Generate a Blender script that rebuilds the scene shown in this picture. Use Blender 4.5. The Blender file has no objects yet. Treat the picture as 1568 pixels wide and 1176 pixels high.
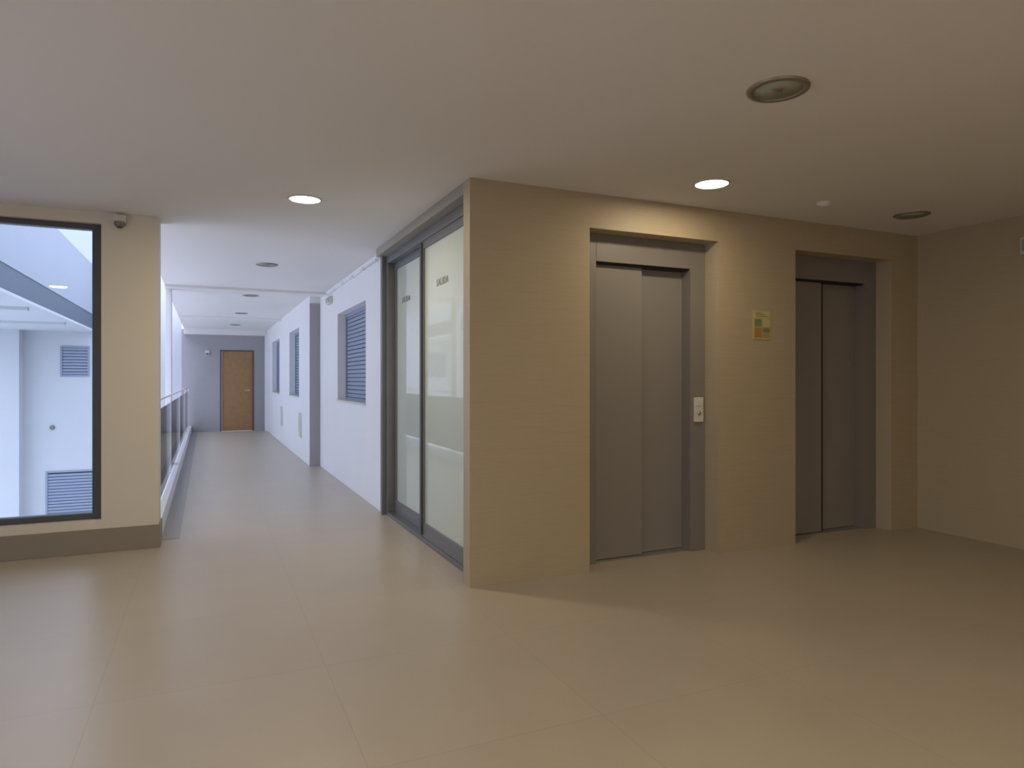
import bpy, bmesh, math, random
from mathutils import Vector, Matrix
random.seed(3)
S = bpy.context.scene
S.view_settings.view_transform = 'Standard'
S.view_settings.look = 'None'

# ---------------------------------------------------------------- materials
def mat(name,col,rough=0.6,metal=0.0,noise=0.04,scale=6.0,bump=0.0,bscale=60,spec=0.5,coat=0.0):
    m=bpy.data.materials.new(name); m.use_nodes=True
    nt=m.node_tree; b=nt.nodes['Principled BSDF']
    tc=nt.nodes.new('ShaderNodeTexCoord')
    n=nt.nodes.new('ShaderNodeTexNoise'); n.inputs['Scale'].default_value=scale; n.inputs['Detail'].default_value=4
    nt.links.new(tc.outputs['Object'],n.inputs['Vector'])
    mx=nt.nodes.new('ShaderNodeMix'); mx.data_type='RGBA'
    mx.inputs[6].default_value=tuple(c*(1-noise) for c in col[:3])+(1,)
    mx.inputs[7].default_value=tuple(min(1,c*(1+noise)) for c in col[:3])+(1,)
    nt.links.new(n.outputs['Fac'],mx.inputs[0]); nt.links.new(mx.outputs[2],b.inputs['Base Color'])
    b.inputs['Roughness'].default_value=rough; b.inputs['Metallic'].default_value=metal
    b.inputs['Specular IOR Level'].default_value=spec
    b.inputs['Coat Weight'].default_value=coat; b.inputs['Coat Roughness'].default_value=0.03
    if bump:
        n2=nt.nodes.new('ShaderNodeTexNoise'); n2.inputs['Scale'].default_value=bscale
        nt.links.new(tc.outputs['Object'],n2.inputs['Vector'])
        bp=nt.nodes.new('ShaderNodeBump'); bp.inputs['Strength'].default_value=bump; bp.inputs['Distance'].default_value=0.01
        nt.links.new(n2.outputs['Fac'],bp.inputs['Height']); nt.links.new(bp.outputs['Normal'],b.inputs['Normal'])
    return m

def tile_mat(name,c1,c2,mortar,w,h,msize,rough,vertical=False,off=0.0,offs=(0,0),spec=0.5,bump=0.1,streak=None):
    m=bpy.data.materials.new(name); m.use_nodes=True
    nt=m.node_tree; b=nt.nodes['Principled BSDF']
    tc=nt.nodes.new('ShaderNodeTexCoord'); sep=nt.nodes.new('ShaderNodeSeparateXYZ'); cmb=nt.nodes.new('ShaderNodeCombineXYZ')
    nt.links.new(tc.outputs['Object'],sep.inputs[0])
    def add(a,v):
        q=nt.nodes.new('ShaderNodeMath'); q.operation='ADD'; nt.links.new(a,q.inputs[0])
        if isinstance(v,(int,float)): q.inputs[1].default_value=v
        else: nt.links.new(v,q.inputs[1])
        return q.outputs[0]
    if vertical:
        nt.links.new(add(add(sep.outputs[0],sep.outputs[1]),offs[0]),cmb.inputs[0])
        nt.links.new(add(sep.outputs[2],offs[1]),cmb.inputs[1])
    else:
        nt.links.new(add(sep.outputs[0],offs[0]),cmb.inputs[0]); nt.links.new(add(sep.outputs[1],offs[1]),cmb.inputs[1])
    br=nt.nodes.new('ShaderNodeTexBrick'); br.offset=off; br.inputs['Scale'].default_value=1
    br.inputs['Brick Width'].default_value=w; br.inputs['Row Height'].default_value=h
    br.inputs['Mortar Size'].default_value=msize; br.inputs['Mortar Smooth'].default_value=0.3
    br.inputs['Color1'].default_value=c1; br.inputs['Color2'].default_value=c2; br.inputs['Mortar'].default_value=mortar
    nt.links.new(cmb.outputs[0],br.inputs['Vector'])
    n=nt.nodes.new('ShaderNodeTexNoise'); n.inputs['Scale'].default_value=3; n.inputs['Detail'].default_value=6
    if streak:
        mp=nt.nodes.new('ShaderNodeMapping'); mp.inputs['Scale'].default_value=streak
        nt.links.new(tc.outputs['Object'],mp.inputs[0]); nt.links.new(mp.outputs[0],n.inputs['Vector'])
    else: nt.links.new(tc.outputs['Object'],n.inputs['Vector'])
    mr=nt.nodes.new('ShaderNodeMapRange'); mr.inputs[3].default_value=0.93; mr.inputs[4].default_value=1.07
    nt.links.new(n.outputs['Fac'],mr.inputs[0])
    mx=nt.nodes.new('ShaderNodeMix'); mx.data_type='RGBA'; mx.blend_type='MULTIPLY'; mx.inputs[0].default_value=1
    nt.links.new(br.outputs['Color'],mx.inputs[6]); nt.links.new(mr.outputs[0],mx.inputs[7])
    nt.links.new(mx.outputs[2],b.inputs['Base Color'])
    b.inputs['Roughness'].default_value=rough; b.inputs['Specular IOR Level'].default_value=spec
    bp=nt.nodes.new('ShaderNodeBump'); bp.invert=True; bp.inputs['Strength'].default_value=bump; bp.inputs['Distance'].default_value=0.003
    nt.links.new(br.outputs['Fac'],bp.inputs['Height']); nt.links.new(bp.outputs['Normal'],b.inputs['Normal'])
    return m

def pane_mat(name,tint,ior=1.45):
    m=bpy.data.materials.new(name); m.use_nodes=True; nt=m.node_tree
    nt.nodes.remove(nt.nodes['Principled BSDF']); out=nt.nodes['Material Output']
    tr=nt.nodes.new('ShaderNodeBsdfTransparent'); tr.inputs[0].default_value=tint
    gl=nt.nodes.new('ShaderNodeBsdfGlossy'); gl.inputs['Roughness'].default_value=0.01
    fr=nt.nodes.new('ShaderNodeFresnel'); fr.inputs[0].default_value=ior
    mx=nt.nodes.new('ShaderNodeMixShader')
    nt.links.new(fr.outputs[0],mx.inputs[0]); nt.links.new(tr.outputs[0],mx.inputs[1]); nt.links.new(gl.outputs[0],mx.inputs[2])
    nt.links.new(mx.outputs[0],out.inputs[0]); return m

def emit_mat(name,col,st):
    m=bpy.data.materials.new(name); m.use_nodes=True; nt=m.node_tree; b=nt.nodes['Principled BSDF']
    b.inputs['Base Color'].default_value=(0.8,0.8,0.8,1)
    b.inputs['Emission Color'].default_value=col; b.inputs['Emission Strength'].default_value=st
    return m

M={}
M['ceil']=mat('ceiling_paint',(0.76,0.74,0.72,1),0.85,noise=0.02,scale=1.2,bump=0.05,bscale=200)
M['white']=mat('white_render',(0.78,0.785,0.80,1),0.8,noise=0.03,scale=1.5,bump=0.05,bscale=150)
M['facade']=mat('facade_render',(0.52,0.54,0.57,1),0.8,noise=0.03,scale=1.5)
M['parapet']=mat('grey_blue_parapet_render',(0.33,0.36,0.42,1),0.8,noise=0.03,scale=1.5)
M['pillar']=mat('cream_paint',(0.66,0.61,0.52,1),0.75,noise=0.03,scale=2,bump=0.05,bscale=150)
M['floor']=tile_mat('porcelain_floor_tile',(0.44,0.385,0.305,1),(0.432,0.378,0.298,1),(0.39,0.338,0.262,1),0.9,0.9,0.003,0.34,offs=(0.41,0.47),spec=0.5,bump=0.03)
M['wtile']=tile_mat('beige_wall_tile',(0.45,0.378,0.262,1),(0.446,0.374,0.259,1),(0.42,0.35,0.24,1),1.2,0.30,0.002,0.5,vertical=True,offs=(0.07,0.05),streak=(2,2,30),bump=0.03)
M['plinth']=mat('stone_plinth',(0.25,0.215,0.165,1),0.5)
M['dark_reflection']=mat('painted_reflection_band',(0.30,0.285,0.26,1),0.4)  # darker tone carries a floor reflection in its colour
M['shaded_greywall']=mat('lavender_grey_shaded_paint',(0.36,0.35,0.365,1),0.8)  # wall grey darkened with the shade on camera-facing walls
M['dark']=mat('dark_grey_aluminium',(0.085,0.088,0.095,1),0.4,metal=0.3)
M['alu']=mat('grey_anodised_aluminium',(0.20,0.205,0.21,1),0.38,metal=0.5)
M['jamb']=mat('grey_beige_jamb',(0.33,0.31,0.27,1),0.5)
M['lift']=mat('lift_grey_painted_steel',(0.27,0.252,0.24,1),0.42,metal=0.1,noise=0.02,scale=2)
M['liftf']=mat('lift_frame_steel',(0.24,0.222,0.212,1),0.45,metal=0.1,noise=0.02,scale=2)
M['black']=mat('black_gap',(0.012,0.012,0.012,1),0.7)
M['plate']=mat('off_white_plastic',(0.62,0.62,0.56,1),0.4)
M['railw']=mat('light_grey_painted_metal',(0.75,0.77,0.80,1),0.35)
M['wood']=mat('oak_veneer',(0.33,0.18,0.075,1),0.45,noise=0.2,scale=9)
M['woodf']=mat('dark_timber_frame',(0.12,0.085,0.06,1),0.5)
M['steel']=mat('brushed_steel',(0.55,0.55,0.56,1),0.3,metal=0.9)
M['shutter']=mat('blue_grey_shutter',(0.24,0.29,0.38,1),0.5)
M['frost']=mat('frosted_glass',(0.58,0.66,0.59,1),0.35,noise=0.03,scale=1,coat=1.0)
M['pane']=pane_mat('clear_window_glass',(0.93,0.96,0.97,1))
M['rail']=pane_mat('clear_balustrade_glass',(0.97,0.985,0.98,1),1.08)
M['ring']=mat('downlight_ring',(0.33,0.31,0.27,1),0.35,metal=0.6)
M['ringw']=mat('downlight_ring_white',(0.6,0.58,0.54,1),0.5)
M['lens']=mat('downlight_lens_off',(0.36,0.40,0.33,1),0.15)
M['lit']=emit_mat('downlight_lens_lit',(1.0,0.93,0.78,1),9)
M['beamblue']=mat('slate_blue_beam',(0.09,0.12,0.165,1),0.7)
M['ink']=mat('lettering_ink',(0.20,0.23,0.21,1),0.6)
M['yellow']=mat('sign_yellow',(0.50,0.42,0.15,1),0.5)
M['green']=mat('sign_green',(0.20,0.26,0.09,1),0.5)
M['red']=mat('sign_red',(0.40,0.22,0.07,1),0.5)
M['cream']=mat('sign_paper',(0.54,0.48,0.26,1),0.5)

# ---------------------------------------------------------------- mesh builder
class B:
    def __init__(s): s.bm=bmesh.new(); s.mats=[]
    def mi(s,m):
        m=M[m]
        if m not in s.mats: s.mats.append(m)
        return s.mats.index(m)
    def box(s,x0,x1,y0,y1,z0,z1,m,bev=0.0):
        k=s.mi(m); x0,x1=sorted((x0,x1)); y0,y1=sorted((y0,y1)); z0,z1=sorted((z0,z1))
        t=bmesh.new()
        bmesh.ops.create_cube(t,size=1)
        for v in t.verts: v.co=Vector(((x0+x1)/2+v.co.x*(x1-x0),(y0+y1)/2+v.co.y*(y1-y0),(z0+z1)/2+v.co.z*(z1-z0)))
        if bev: bmesh.ops.bevel(t,geom=t.edges[:],offset=bev,segments=2,affect='EDGES',profile=0.7)
        s.merge(t,k); return s
    def merge(s,t,k):
        mp={}
        for v in t.verts: mp[v]=s.bm.verts.new(v.co)
        for f in t.faces:
            nf=s.bm.faces.new([mp[v] for v in f.verts]); nf.material_index=k; nf.smooth=f.smooth
        t.free()
    def lathe(s,prof,m,c=(0,0,0),axis='Z',n=40):
        k=s.mi(m); rings=[]
        def P(r,h,a):
            x,y=r*math.cos(a),r*math.sin(a)
            if axis=='Z': v=(x,y,h)
            elif axis=='X': v=(h,x,y)
            else: v=(x,h,y)
            return Vector(v)+Vector(c)
        for r,h in prof:
            if r<1e-6: rings.append([s.bm.verts.new(P(0,h,0))])
            else: rings.append([s.bm.verts.new(P(r,h,2*math.pi*i/n)) for i in range(n)])
        for a,b in zip(rings,rings[1:]):
            for i in range(n):
                j=(i+1)%n
                if len(a)==1 and len(b)==1: continue
                vs=[a[0],b[i],b[j]] if len(a)==1 else ([a[i],a[j],b[0]] if len(b)==1 else [a[i],a[j],b[j],b[i]])
                f=s.bm.faces.new(vs); f.material_index=k; f.smooth=True
        return s
    def cyl(s,p0,axis,r,L,m,n=20):
        s.lathe([(0,0),(r,0),(r,L),(0,L)],m,c=p0,axis=axis,n=n); return s
    def obj(s,name,parent=None,loc=None):
        bmesh.ops.recalc_face_normals(s.bm,faces=s.bm.faces[:])
        me=bpy.data.meshes.new(name); s.bm.to_mesh(me); s.bm.free()
        for m in s.mats: me.materials.append(m)
        o=bpy.data.objects.new(name,me); S.collection.objects.link(o)
        if parent: o.parent=parent
        if loc: o.location=loc
        return o

def wall_y(b,x0,x1,y0,y1,z0,z1,holes,m):
    xs=x0
    for (a,c,h0,h1) in sorted(holes):
        if a>xs: b.box(xs,a,y0,y1,z0,z1,m)
        if h0>z0: b.box(a,c,y0,y1,z0,h0,m)
        if h1<z1: b.box(a,c,y0,y1,h1,z1,m)
        xs=c
    if xs<x1: b.box(xs,x1,y0,y1,z0,z1,m)
def wall_x(b,x0,x1,y0,y1,z0,z1,holes,m):
    ys=y0
    for (a,c,h0,h1) in sorted(holes):
        if a>ys: b.box(x0,x1,ys,a,z0,z1,m)
        if h0>z0: b.box(x0,x1,a,c,z0,h0,m)
        if h1<z1: b.box(x0,x1,a,c,h1,z1,m)
        ys=c
    if ys<y1: b.box(x0,x1,ys,y1,z0,z1,m)

H=2.55
XR=5.67; YE=3.934; YL=5.88; XC=1.49; XW=1.56; XW2=1.41; YEND=18.5; XCL=-0.335
XB=-3.4; YB=-2.8

# ---------------------------------------------------------------- shell
b=B(); b.box(XB-.2,XR+.2,YB-.2,YL+.25,-.3,0,'floor'); b.box(-.5,1.75,YL+.25,YEND+.1,-.3,0,'floor'); b.obj('floor')
b=B(); b.box(XCL,-.20,YL+.25,YEND,0,.003,'dark_reflection'); b.obj('painted_reflection_strip')  # thin strip painted darker in place of the reflection along the curb
b=B(); b.box(XB-.2,XR+.2,YB-.2,YL+.25,H,H+.25,'ceil'); b.box(-.5,1.75,YL+.25,YEND+.1,H,H+.25,'ceil')
b.obj('ceiling')
b=B(); b.box(-.5,XW,9.95,10.25,H-.035,H,'ceil'); b.obj('trim_1')
b=B(); b.box(-.5,XW2,14.6,14.9,H-.035,H,'ceil'); b.obj('trim_2')
b=B(); b.box(-.5,XW2,YEND-.25,YEND,H-.13,H,'ceil'); b.obj('trim_3')

ZO=2.317
L1=(2.351,3.453); L2=(4.224,5.334)
b=B()
b.box(XC,1.72,YE,4.05,0,H,'wtile')
wall_y(b,1.72,XR,YE,4.30,0,H,[(L1[0],L1[1],0,ZO),(L2[0],L2[1],0,ZO)],'wtile')
b.obj('wall_front')
b=B(); b.box(XR,XR+.2,YB,YE+.36,0,H,'wtile'); b.obj('wall_right')
b=B(); wall_y(b,XB-.2,XR+.2,YB-.2,YB,0,H,[(-1.6,-.3,.25,2.4)],'pillar'); b.obj('wall_behind')  # opening is an unseen addition that lets in daylight
b=B(); wall_x(b,XB-.2,XB,YB,YL+.25,0,H,[(.8,3.6,.25,2.4)],'pillar'); b.obj('wall_side')  # unseen opening added for neutral daylight from the side
WX0,WX1=-3.05,-.717
b=B(); wall_y(b,XB,XCL,YL,YL+.25,0,H,[(WX0,WX1,.245,2.462)],'pillar'); b.obj('wall_left')
b=B(); b.box(XB,XCL+.012,YL-.018,YL,0,.178,'plinth',.004); b.box(XCL,XCL+.012,YL,YL+.25,0,.178,'plinth'); b.obj('baseboard_left')
b=B(); y0,y1=YL+.05,YL+.12
b.box(WX1-.065,WX1,y0,y1,.245,2.462,'dark',.004); b.box(WX0,WX0+.065,y0,y1,.245,2.462,'dark',.004)
b.box(WX0+.065,WX1-.065,y0,y1,.245,.292,'dark',.004); b.box(WX0+.065,WX1-.065,y0,y1,2.42,2.462,'dark',.004)
b.box(-1.92,-1.86,y0,y1,.292,2.42,'dark',.004)
b.box(WX0+.065,-1.92,y0+.03,y0+.038,.292,2.42,'pane'); b.box(-1.86,WX1-.065,y0+.03,y0+.038,.292,2.42,'pane')
b.obj('window_1')
b=B()
for a,c in ((-1.6,-.3),):
    b.box(a,a+.05,YB-.12,YB-.06,.25,2.4,'dark'); b.box(c-.05,c,YB-.12,YB-.06,.25,2.4,'dark')
    b.box(a+.05,c-.05,YB-.12,YB-.06,.25,.30,'dark'); b.box(a+.05,c-.05,YB-.12,YB-.06,2.35,2.4,'dark')
b.obj('added_window_behind')  # frame of the added daylight opening behind the camera
b=B()
for a,c in ((.8,2.2),(2.2,3.6)):
    b.box(XB-.12,XB-.06,a,a+.05,.25,2.4,'dark'); b.box(XB-.12,XB-.06,c-.05,c,.25,2.4,'dark')
    b.box(XB-.12,XB-.06,a+.05,c-.05,.25,.30,'dark'); b.box(XB-.12,XB-.06,a+.05,c-.05,2.35,2.4,'dark')
b.obj('added_window_side')  # frames of the added daylight opening in the side wall

# booth side
XD=1.60
b=B(); b.box(XC,1.75,4.05,6.47,2.475,H,'jamb'); b.box(XC+.04,1.75,6.40,6.47,0,2.475,'alu'); b.obj('trim_4')
b=B()
b.box(XD-.03,XD+.09,4.05,6.40,2.40,2.475,'alu',.004)
b.box(XD-.03,XD+.09,4.05,6.40,0,.035,'alu',.004)
b.box(XD-.03,XD+.09,4.05,4.11,.035,2.40,'alu',.004)
b.box(XD-.03,XD+.09,6.34,6.40,.035,2.40,'alu',.004)
def leaf(b,x,a,c):
    w=.055
    b.box(x,x+.04,a,a+w,.035,2.40,'alu',.004); b.box(x,x+.04,c-w,c,.035,2.40,'alu',.004)
    b.box(x,x+.04,a+w,c-w,.035,.15,'alu',.004); b.box(x,x+.04,a+w,c-w,2.34,2.40,'alu',.004)
    b.box(x+.014,x+.026,a+w,c-w,.15,2.34,'frost')
leaf(b,XD-.02,4.11,5.27); leaf(b,XD+.035,5.20,6.34)
b.box(XD-.035,XD+.02,5.235,5.275,.05,2.39,'dark',.003)
sd=b.obj('sliding_glass_door')
for yy,zz,xx in ((4.78,2.0,XD-.02+.012),(5.98,2.0,XD+.035+.012)):
    c=bpy.data.curves.new('lettering','FONT'); c.body='SALIDA'; c.size=.075; c.align_x='CENTER'; c.extrude=.0008; c.space_character=1.15
    t=bpy.data.objects.new('lettering',c); S.collection.objects.link(t); t.location=(xx,yy,zz)
    t.rotation_euler=(math.pi/2,0,-math.pi/2); c.materials.append(M['ink']); t.parent=sd
b=B(); b.box(1.95,2.05,4.30,6.47,0,H,'white'); b.box(1.75,1.95,6.40,6.47,0,H,'white'); b.obj('wall_booth')

win=[(7.27,8.98,1.02,2.15)]
b=B(); wall_x(b,XW,XW+.3,6.47,10.48,0,H,win,'white'); b.obj('wall_corridor_right')
w2=[(11.76,13.2,1.0,2.17),(15.07,16.8,1.0,2.17)]
b=B(); wall_x(b,XW2,XW2+.4,10.48,YEND,0,H,w2,'white'); b.obj('wall_corridor_far')
b=B(); b.box(XW2-.002,XW,10.466,10.48,0,2.44,'shaded_greywall'); b.obj('shaded_face_sheet')  # thin sheet; the shade on this face is put into its colour
def shutter(name,x,a,c,z0,z1):
    b=B(); x0=x+.10
    b.box(x0,x0+.06,a,a+.05,z0,z1,'shutter',.003); b.box(x0,x0+.06,c-.05,c,z0,z1,'shutter',.003)
    b.box(x0,x0+.06,a+.05,c-.05,z0,z0+.05,'shutter',.003); b.box(x0,x0+.06,a+.05,c-.05,z1-.05,z1,'shutter',.003)
    z=z0+.05
    while z<z1-.06:
        b.box(x0+.015,x0+.035,a+.05,c-.05,z+.004,min(z+.046,z1-.05),'shutter',.006); z+=.05
    b.box(x0+.04,x0+.05,a+.05,c-.05,z0+.05,z1-.05,'dark')
    b.box(x-.02,x0,a-.0,c,z0,z0+.02,'plate',.003)
    b.obj(name)
shutter('window_2',XW,*win[0]); shutter('window_3',XW2,*w2[0]); shutter('window_4',XW2,*w2[1])
b=B(); wall_y(b,-.555,XW2+.1,YEND,YEND+.2,0,H,[(.31,1.11,0,2.05)],'shaded_greywall'); b.obj('wall_end')
b=B()
b.box(.31,.355,YEND-.01,YEND+.1,0,2.05,'woodf',.004); b.box(1.065,1.11,YEND-.01,YEND+.1,0,2.05,'woodf',.004); b.box(.355,1.065,YEND-.01,YEND+.1,2.005,2.05,'woodf',.004)
b.box(.358,1.062,YEND+.02,YEND+.065,.005,2.002,'wood',.003)
b.cyl((1.0,YEND-.03,1.03),'Y',.012,.05,'steel'); b.box(.89,1.01,YEND-.04,YEND-.025,1.02,1.04,'steel',.004); b.lathe([(0,0),(.03,0),(.03,.006),(0,.006)],'steel',c=(1.0,YEND+.014,1.03),axis='Y')
b.obj('door_1')
b=B(); b.box(XW2-.06,XW2,YEND-.4,YEND-.25,0,H-.13,'white'); b.obj('trim_6')
b=B(); b.box(-.03,.07,YEND-.05,YEND,1.9,2.03,'plate',.01); b.box(-.015,.055,YEND-.055,YEND-.05,1.92,1.96,'dark'); b.obj('wall_lamp')
for n_,yy in enumerate((11.4,14.4)):
    b=B(); b.box(XW2-.012,XW2,yy,yy+.35,.35,.75,'plate',.003)
    for k in range(8): b.box(XW2-.016,XW2-.012,yy+.03,yy+.32,.38+k*.045,.395+k*.045,'plate')
    b.obj('ventilation_grille'+('.001' if n_ else ''))
b=B(); b.cyl((XW-.012,6.5,2.49),'Y',.010,3.4,'white',12)
for k in range(6): b.box(XW-.026,XW,6.7+k*.6,6.72+k*.6,2.476,2.504,'plate')
b.obj('conduit_pipe')
def emlight(name,x0,x1,y0,y1,z0,z1):
    b=B(); b.box(x0,x1,y0,y1,z0,z1,'plate',.008)
    b.box(x0-.012,x0,y0+.02,y1-.02,z0+.02,z1-.02,'lens',.005)
    b.obj(name)
emlight('emergency_light',XW-.05,XW,9.35,9.6,2.33,2.43)
emlight('emergency_light.001',XR-.05,XR,2.78,3.09,2.24,2.37)

b=B(); b.box(-.5,XCL,YL+.25,YEND,0,.15,'white',.004); b.obj('baseboard_corridor')
b=B(); b.box(-.50,-.43,10.15,10.40,.15,H,'white',.006); b.obj('column')
b=B(); X=-.395
ys=[6.2+i*3.0 for i in range(5)]
for yy in ys:
    b.box(X-.006,X+.006,yy-.015,yy+.015,.15,1.06,'railw',.003)
    b.box(X-.006,X+.006,yy-.01,yy+.01,1.06,1.10,'railw')
for a,c in zip(ys,ys[1:]): b.box(X-.005,X+.005,a+.03,c-.03,.18,1.02,'rail')
b.cyl((X+.0,YL+.25,1.11),'Y',.012,ys[-1]-YL-.1,'railw',20)
b.box(X-.02,X+.02,YL+.25,YL+.28,1.07,1.15,'dark',.004)
b.obj('glass_balustrade')

# atrium
b=B()
wall_y(b,-7,-.555,YEND,YEND+.2,.3,4.8,[(-3.07,-2.49,1.37,2.08)],'facade')
wall_y(b,-7,-.555,YEND,YEND+.2,-3.5,.3,[(-3.35,-2.35,-1.82,-.8)],'facade'); b.obj('wall_atrium_back')
b=B(); b.box(-9,-.5,5.9,YEND,-3.7,-3.5,'white'); b.obj('floor_atrium')
b=B(); b.box(-4.8,-2.35,6.3,YEND,2.41,2.45,'facade'); b.box(-2.5,-2.35,6.3,YEND,2.45,2.78,'beamblue'); b.box(-2.44,-2.34,6.3,YEND,2.78,3.9,'parapet')
for yy in (9.5,12.5,15.5): b.box(-4.8,-2.5,yy,yy+.12,2.36,2.41,'facade')
b.obj('gallery_slab')
b=B(); b.box(-4.3,-3.78,YEND-.35,YEND,-3.5,2.41,'facade'); b.obj('column.001')
b=B(); b.box(-.5,-.34,6.2,YEND,-3.5,-.3,'white'); b.obj('wall_lower')
def louvre(name,x0,x1,z0,z1):
    b=B(); y=YEND
    b.box(x0,x0+.04,y-.02,y+.08,z0,z1,'shutter',.003); b.box(x1-.04,x1,y-.02,y+.08,z0,z1,'shutter',.003)
    b.box(x0+.04,x1-.04,y-.02,y+.08,z0,z0+.04,'shutter',.003); b.box(x0+.04,x1-.04,y-.02,y+.08,z1-.04,z1,'shutter',.003)
    z=z0+.05
    while z<z1-.07: b.box(x0+.04,x1-.04,y,y+.03,z,z+.055,'shutter',.004); z+=.07
    b.box(x0+.04,x1-.04,y+.06,y+.07,z0+.04,z1-.04,'dark'); b.obj(name)
louvre('ventilation_louvre',-3.07,-2.49,1.37,2.08); louvre('ventilation_louvre.001',-3.35,-2.35,-1.82,-.8)
b=B(); b.lathe([(0,-.06),(.035,-.055),(.05,-.03),(.05,0),(0,0)],'alu',c=(-3.22,YEND,.2),axis='Y'); b.obj('bulkhead_lamp')

# ---------------------------------------------------------------- lifts
def lift(name,x0,x1,split,gap,call):
    b=B(); yf=4.08; zt=2.125; w=.14
    b.box(x0,x0+w,yf,4.26,0,ZO,'liftf',.004); b.box(x1-w,x1,yf,4.26,0,ZO,'liftf',.004)
    b.box(x0+w,x1-w,yf,4.26,zt,ZO,'liftf',.004)
    b.box(x0+w-.0,split,4.135,4.165,.012,zt-.012,'lift',.003)
    b.box(split-.03,x1-w,4.18,4.21,.012,zt-.012,'lift',.003)
    if gap: b.box(split,split+.022,4.14,4.182,.012,zt-.012,'black')
    b.box(x0+w,x1-w,4.225,4.25,0,zt,'black')
    b.box(x0+w,x1-w,4.10,4.225,0,.01,'steel')
    b.box(x0+w,x1-w,4.10,4.225,zt-.012,zt,'black')
    if call:
        cx=x1-w/2-.0
        b.box(cx-.042,cx+.042,yf-.014,yf,.975,1.16,'plate',.005)
        b.box(cx-.025,cx+.025,yf-.017,yf-.014,1.095,1.14,'plate',.001)
        b.lathe([(0,-.008),(.014,-.007),(.016,0),(0,0)],'steel',c=(cx,yf-.014,1.04),axis='Y')
    b.obj(name)
lift('elevator_door',L1[0],L1[1],2.915,False,True)
lift('elevator_door.001',L2[0],L2[1],4.737,True,False)

b=B(); y=YE
b.box(3.788,3.965,y-.004,y,1.60,1.826,'yellow',.001)
b.box(3.80,3.953,y-.005,y-.004,1.765,1.815,'cream'); b.box(3.80,3.87,y-.005,y-.004,1.70,1.755,'green'); b.box(3.88,3.953,y-.005,y-.004,1.70,1.755,'cream')
b.box(3.80,3.87,y-.005,y-.004,1.615,1.69,'red'); b.box(3.88,3.953,y-.005,y-.004,1.655,1.69,'green')
for i in range(3): b.box(3.88,3.945,y-.005,y-.004,1.617+i*.012,1.622+i*.012,'ink')
for i in range(3): b.box(3.81,3.94-i*.03,y-.0055,y-.005,1.775+i*.012,1.78+i*.012,'ink')
b.obj('safety_sign')

# ---------------------------------------------------------------- ceiling fixtures
def downlight(name,x,y,lit,r=.115,power=20,col=(1,.82,.55),z=H):
    b=B()
    q=.012 if lit else .03
    b.lathe([(r,0),(r,-.006),(r-.004,-.010),(r-q+.004,-.010),(r-q,-.003),(r-q,0)],'ringw' if lit else 'ring')
    b.lathe([(0,-.006),(r-q,-.006),(r-q,0),(0,0)],'lit' if lit else 'lens')
    if not lit: b.lathe([(0,-.010),(.02,-.009),(.03,-.004)],'ring')
    o=b.obj(name,loc=(x,y,z))
    if lit:
        l=bpy.data.lights.new('lamp','AREA'); l.shape='DISK'; l.size=2*(r-.016); l.energy=power; l.color=col
        lo=bpy.data.objects.new('lamp',l); S.collection.objects.link(lo); lo.parent=o; lo.location=(0,0,-.016)
i=0
DL=[(.624,4.875,1,.113,17),(2.948,3.42,1,.113,7.5),(2.252,2.193,0,.13,0),(4.89,3.439,0,.125,0),
    (.60,7.81,0,.115,0),(.60,10.75,0,.115,0),(.60,13.68,0,.115,0),(.60,16.6,0,.115,0),
    (.7,-.3,1,.113,36),(-1.8,1.2,1,.113,17),(2.4,-1.7,1,.113,27)]  # this row: unseen downlights added for warm ambient light
for d in DL:
    downlight('recessed_downlight'+('.%03d'%i if i else ''),d[0],d[1],d[2],d[3],d[4]); i+=1
b=B(); b.lathe([(0,-.03),(.03,-.028),(.04,-.02),(.05,-.01),(.05,0),(0,0)],'ceil'); b.obj('smoke_detector',loc=(3.986,3.455,H))
b=B(); b.box(-.04,.04,-.05,0,-.03,.03,'plate',.006); b.lathe([(0,-.065),(.02,-.06),(.034,-.045),(.04,-.03),(.04,-.02)],'alu',c=(0,-.03,0)); b.lathe([(0,-.07),(.016,-.068),(.02,-.055)],'dark',c=(0,-.035,0)); b.obj('security_camera',loc=(-.593,YL,2.50))

# ---------------------------------------------------------------- world
w=bpy.data.worlds.new('overcast_sky'); S.world=w; w.use_nodes=True; nt=w.node_tree
bg=nt.nodes['Background']; bg.inputs[1].default_value=1.2
tc=nt.nodes.new('ShaderNodeTexCoord'); sp=nt.nodes.new('ShaderNodeSeparateXYZ'); mx=nt.nodes.new('ShaderNodeMix'); mx.data_type='RGBA'
nt.links.new(tc.outputs['Generated'],sp.inputs[0]); nt.links.new(sp.outputs[2],mx.inputs[0])
mx.inputs[6].default_value=(1.10,1.19,1.52,1); mx.inputs[7].default_value=(2.75,3.05,4.0,1); nt.links.new(mx.outputs[2],bg.inputs[0])

# ---------------------------------------------------------------- camera
cd=bpy.data.cameras.new('camera'); cam=bpy.data.objects.new('camera',cd); S.collection.objects.link(cam)
cam.location=(0,0,1.29); cam.rotation_euler=(math.pi/2,0,-math.atan(468/1036))
cd.sensor_width=36; cd.lens=36*1036/1568; cd.shift_y=-6/1568; cd.clip_start=.02
S.camera=cam
